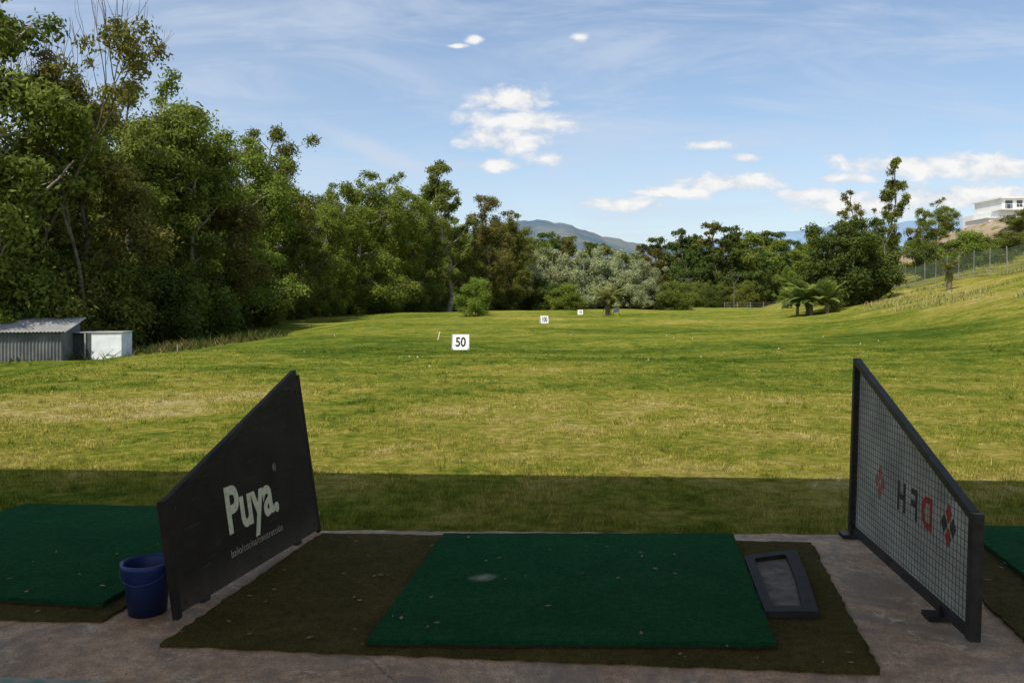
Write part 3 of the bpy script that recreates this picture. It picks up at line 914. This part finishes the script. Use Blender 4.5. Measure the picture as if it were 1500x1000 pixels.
# ------------------------------------------------------------ hillside house
hw = simple('white_render', (.78, .77, .74), (.70, .69, .66), .8, .8)
glass = simple('window_glass', (.03, .04, .05), (.05, .06, .07), 2, .15, spec=.7)
stone = simple('retaining_stone', (.36, .31, .25), (.22, .18, .14), 3, .9, .6, 10)
zz = th(72, 116)
hs = empty('white_house', (67.0, 114, zz))
bm = bmesh.new()
add_box(bm, .6, 16, 0, 10, -1.2, 2.5); add_box(bm, 1.9, 15, 2.2, 9, 2.5, 4.4); add_box(bm, -.6, .597, 1.0, 7, -1.2, 1.5)
bm_obj('walls', bm, [hw], hs)
bm = bmesh.new()
add_box(bm, .3, 16.3, -.5, 2.197, 2.503, 2.66); add_box(bm, 1.6, 15.3, 1.8, 9.3, 4.403, 4.58); add_box(bm, -.8, .58, .8, 7.1, 1.503, 1.63)
bm_obj('roof', bm, [hw], hs)
bm = bmesh.new()
for x0, x1, z0, z1, y in ((1.3, 2.3, .7, 1.8, 0), (3.2, 5.0, .1, 2.0, 0), (5.8, 6.8, .7, 1.8, 0), (10, 13, .1, 2.0, 0), (2.4, 3.4, 2.8, 4.1, 2.2), (4.0, 4.8, 3.2, 4.1, 2.2), (5.5, 7.5, 2.8, 4.1, 2.2)):
    add_box(bm, x0, x1, y-.03, y-.004, z0, z1)
add_box(bm, -.63, -.604, 2.5, 4.2, .2, 1.0)
bm_obj('windows', bm, [glass], hs)
bm = bmesh.new()
for k in range(28): add_bar(bm, (.45+k*.58, -.42, 2.66), (.45+k*.58, -.42, 3.3), .04)
add_bar(bm, (.4, -.42, 3.32), (16.2, -.42, 3.32), .05)
add_bar(bm, (2.75, -.42, -1), (2.75, -.42, 2.5), .16); add_bar(bm, (7.9, -.42, -1), (7.9, -.42, 2.5), .16)
bm_obj('balcony', bm, [hw], hs)
bm = bmesh.new()
add_box(bm, 63.5, 90, 106.5, 107, th(70, 104)-2.5, zz+.05)
bm_obj('retaining_wall', bm, [stone])

# ------------------------------------------------------------ mountains
def ridge(name, pts, Y0, depth, col1, col2, seed):
    px = np.array([p[0] for p in pts], float); pz = np.array([p[1] for p in pts], float)
    X = np.linspace(px[0], px[-1], 260); Z = np.interp(X, px, pz)
    k = np.arange(260)
    ker = np.hanning(7); Z = np.convolve(np.pad(Z, 3, mode='edge'), ker/ker.sum(), 'valid')
    Z += sum(a*np.sin(k*f+ph) for a, f, ph in ((3, .5, 1), (2.5, 1.1, 2), (1.6, 2.3, .5)))
    rows = 18; Vs = []
    for r in range(rows):
        t = r/(rows-1)
        sp = np.sin(X*.008+seed+t*2)*60+np.sin(X*.021+t*5)*30
        Vs.append(np.stack([X, Y0-depth*(1-t)+sp*(1-t)*1.0, Z*(t**.8)*(1-.10*np.sin(X*.013+3*t)*(1-t)*2*t)-5], 1))
    V = np.concatenate(Vs); nx = 260
    i, j = np.meshgrid(np.arange(nx-1), np.arange(rows-1)); b = (j*nx+i).ravel()
    m = simple(name+'_hazy_slope', col1, col2, .006, 1.0, 0, lo=.4, hi=.6, spec=0.0)  # bluish distance haze is painted into both slope colours
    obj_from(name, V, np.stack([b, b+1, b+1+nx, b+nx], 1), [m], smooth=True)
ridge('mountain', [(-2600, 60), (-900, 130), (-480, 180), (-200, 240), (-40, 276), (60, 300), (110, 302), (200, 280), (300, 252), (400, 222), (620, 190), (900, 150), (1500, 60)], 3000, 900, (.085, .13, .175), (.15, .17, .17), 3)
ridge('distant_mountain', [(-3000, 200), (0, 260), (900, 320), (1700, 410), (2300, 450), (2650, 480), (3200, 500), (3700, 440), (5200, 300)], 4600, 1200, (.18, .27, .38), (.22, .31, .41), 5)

# ------------------------------------------------------------ sky
w = bpy.data.worlds.new('World'); scene.world = w; w.use_nodes = True
w.node_tree.nodes.clear(); nt = NT(w.node_tree)
EL, AZ = math.radians(55), math.radians(210)
K = .14
sky = nt.n('ShaderNodeTexSky', {'sky_type': 'NISHITA', 'sun_disc': False, 'sun_elevation': EL, 'sun_rotation': AZ, 'air_density': 1.0, 'dust_density': 1.0, 'ozone_density': 1.4}).outputs[0]
sky = nt.n('ShaderNodeHueSaturation', {}, {'Saturation': .98, 'Value': 1.12, 'Color': sky}).outputs[0]
dirv = nt.n('ShaderNodeTexCoord').outputs['Generated']
sep = nt.n('ShaderNodeSeparateXYZ', {}, {0: dirv})
yy = nt.math('MAXIMUM', sep.outputs[1], .08)
u = nt.math('DIVIDE', sep.outputs[0], yy); v = nt.math('DIVIDE', sep.outputs[2], yy)
uv = nt.n('ShaderNodeCombineXYZ', {}, {0: u, 1: v, 2: 0.0}).outputs[0]
frontm = nt.math('GREATER_THAN', sep.outputs[1], .1)
clouds = [(-.002, .243, .058, .020), (.012, .216, .082, .017), (-.010, .197, .060, .022), (-.018, .163, .028, .009), (.045, .172, .035, .010),
          (.080, .318, .013, .007), (-.045, .316, .011, .006), (-.067, .308, .014, .003), (.238, .187, .034, .007), (.285, .172, .022, .006), (.262, .141, .085, .013), (.20, .131, .07, .009),
          (.50, .163, .13, .017), (.575, .158, .08, .022), (.40, .148, .05, .008), (.56, .125, .14, .018), (.42, .115, .09, .018), (.14, .118, .06, .010), (.36, .128, .05, .010)]
mx = None
for (cu_, cv_, a_, b2) in clouds:
    d = nt.n('ShaderNodeVectorMath', {'operation': 'MULTIPLY_ADD'}, {0: uv, 1: (1/a_, 1/b2, 0), 2: (-cu_/a_, -cv_/b2, 0)}).outputs[0]
    l = nt.n('ShaderNodeVectorMath', {'operation': 'LENGTH'}, {0: d}).outputs['Value']
    mx = l if mx is None else nt.math('MINIMUM', mx, l)
mx = nt.math('SUBTRACT', 1.0, mx)
cuv = nt.n('ShaderNodeMapping', {}, {'Vector': uv, 'Scale': (1, 1.8, 1)}).outputs[0]
cn = nt.noise(cuv, 24, 7, .62, .3)
dens = nt.math('ADD', mx, nt.math('MULTIPLY', nt.math('SUBTRACT', cn, .5), 2.4))
cum = nt.n('ShaderNodeMapRange', {'interpolation_type': 'SMOOTHSTEP'}, {0: dens, 1: -.15, 2: .65, 3: 0.0, 4: .95}).outputs[0]
cum = nt.math('MULTIPLY', cum, frontm)
cum = nt.math('MULTIPLY', cum, nt.n('ShaderNodeMapRange', {}, {0: mx, 1: -.9, 2: -.1, 3: 0.0, 4: 1.0}).outputs[0])
cm1 = nt.n('ShaderNodeMapping', {}, {'Vector': uv, 'Rotation': (0, 0, .33), 'Scale': (1.0, 4.0, 1.0)}).outputs[0]
ci = nt.noise(cm1, 2.6, 5, .62, .8)
cm2 = nt.n('ShaderNodeMapping', {}, {'Vector': uv, 'Rotation': (0, 0, -.28), 'Scale': (1.0, 5.5, 1.0)}).outputs[0]
ci2 = nt.noise(cm2, 3.1, 5, .66, .6)
ci = nt.math('MAXIMUM', ci, nt.math('SUBTRACT', ci2, .01))
cirr = nt.n('ShaderNodeMapRange', {'interpolation_type': 'SMOOTHSTEP'}, {0: ci, 1: .42, 2: .72, 3: 0.04, 4: .56}).outputs[0]
lft = nt.n('ShaderNodeMapRange', {'interpolation_type': 'SMOOTHSTEP'}, {0: u, 1: -.65, 2: .05, 3: .26, 4: 0.0}).outputs[0]
cirr = nt.math('ADD', cirr, lft)
low = nt.n('ShaderNodeMapRange', {'interpolation_type': 'SMOOTHSTEP'}, {0: v, 1: .04, 2: .22, 3: .38, 4: 0.0}).outputs[0]
cirr = nt.math('ADD', cirr, nt.math('MULTIPLY', low, .8))
sx = nt.n('ShaderNodeVectorMath', {'operation': 'SUBTRACT'}, {0: uv, 1: (-.165, .180, 0)}).outputs[0]
sx = nt.n('ShaderNodeMapping', {}, {'Vector': sx, 'Rotation': (0, 0, .40)}).outputs[0]
sn = nt.math('MULTIPLY', nt.math('SUBTRACT', nt.noise(uv, 22, 4, .7), .5), .9)
sl = nt.n('ShaderNodeVectorMath', {'operation': 'LENGTH'}, {0: nt.n('ShaderNodeVectorMath', {'operation': 'MULTIPLY'}, {0: sx, 1: (9.5, 60, 0)}).outputs[0]}).outputs['Value']
st = nt.n('ShaderNodeMapRange', {'interpolation_type': 'SMOOTHSTEP'}, {0: nt.math('ADD', sl, sn), 1: .1, 2: 1.1, 3: .5, 4: 0.0}).outputs[0]
cirr = nt.math('ADD', cirr, nt.math('MULTIPLY', st, frontm), clamp=True)
c1 = nt.mix(cirr, sky, (.62/K, .70/K, .83/K))
ccol = nt.ramp(nt.math('ADD', nt.math('MULTIPLY', dens, .35), nt.math('MULTIPLY', cn, .7)), [(.30, (.66/K, .70/K, .78/K)), (.70, (.96/K, .95/K, .93/K))])
c2 = nt.mix(cum, c1, ccol)
bg = nt.n('ShaderNodeBackground', {}, {'Color': c2, 'Strength': K})
ow = nt.n('ShaderNodeOutputWorld'); nt.t.links.new(bg.outputs[0], ow.inputs[0])
try:
    w.cycles.sampling_method = 'NONE'
except Exception:
    pass

# sun
S = Vector((math.sin(AZ)*math.cos(EL), math.cos(AZ)*math.cos(EL), math.sin(EL)))
sl = bpy.data.lights.new('sun', 'SUN'); sl.energy = 4.7; sl.angle = math.radians(.53); sl.color = (1, .94, .83)
so = bpy.data.objects.new('sun', sl); COL.objects.link(so)
so.rotation_euler = (-S).to_track_quat('-Z', 'Y').to_euler(); so.location = (-10, -12, 20)

# camera
cd = bpy.data.cameras.new('camera'); cam = bpy.data.objects.new('camera', cd); COL.objects.link(cam)
cd.sensor_width = 36; cd.lens = 36*1210/1500; cd.shift_y = -.04; cd.clip_end = 20000; cd.clip_start = .05
cam.location = (0, 0, 1.6); cam.rotation_euler = (math.pi/2, 0, 0)
scene.camera = cam
scene.view_settings.view_transform = 'Standard'; scene.view_settings.look = 'None'
scene.view_settings.exposure = 0; scene.view_settings.gamma = 1
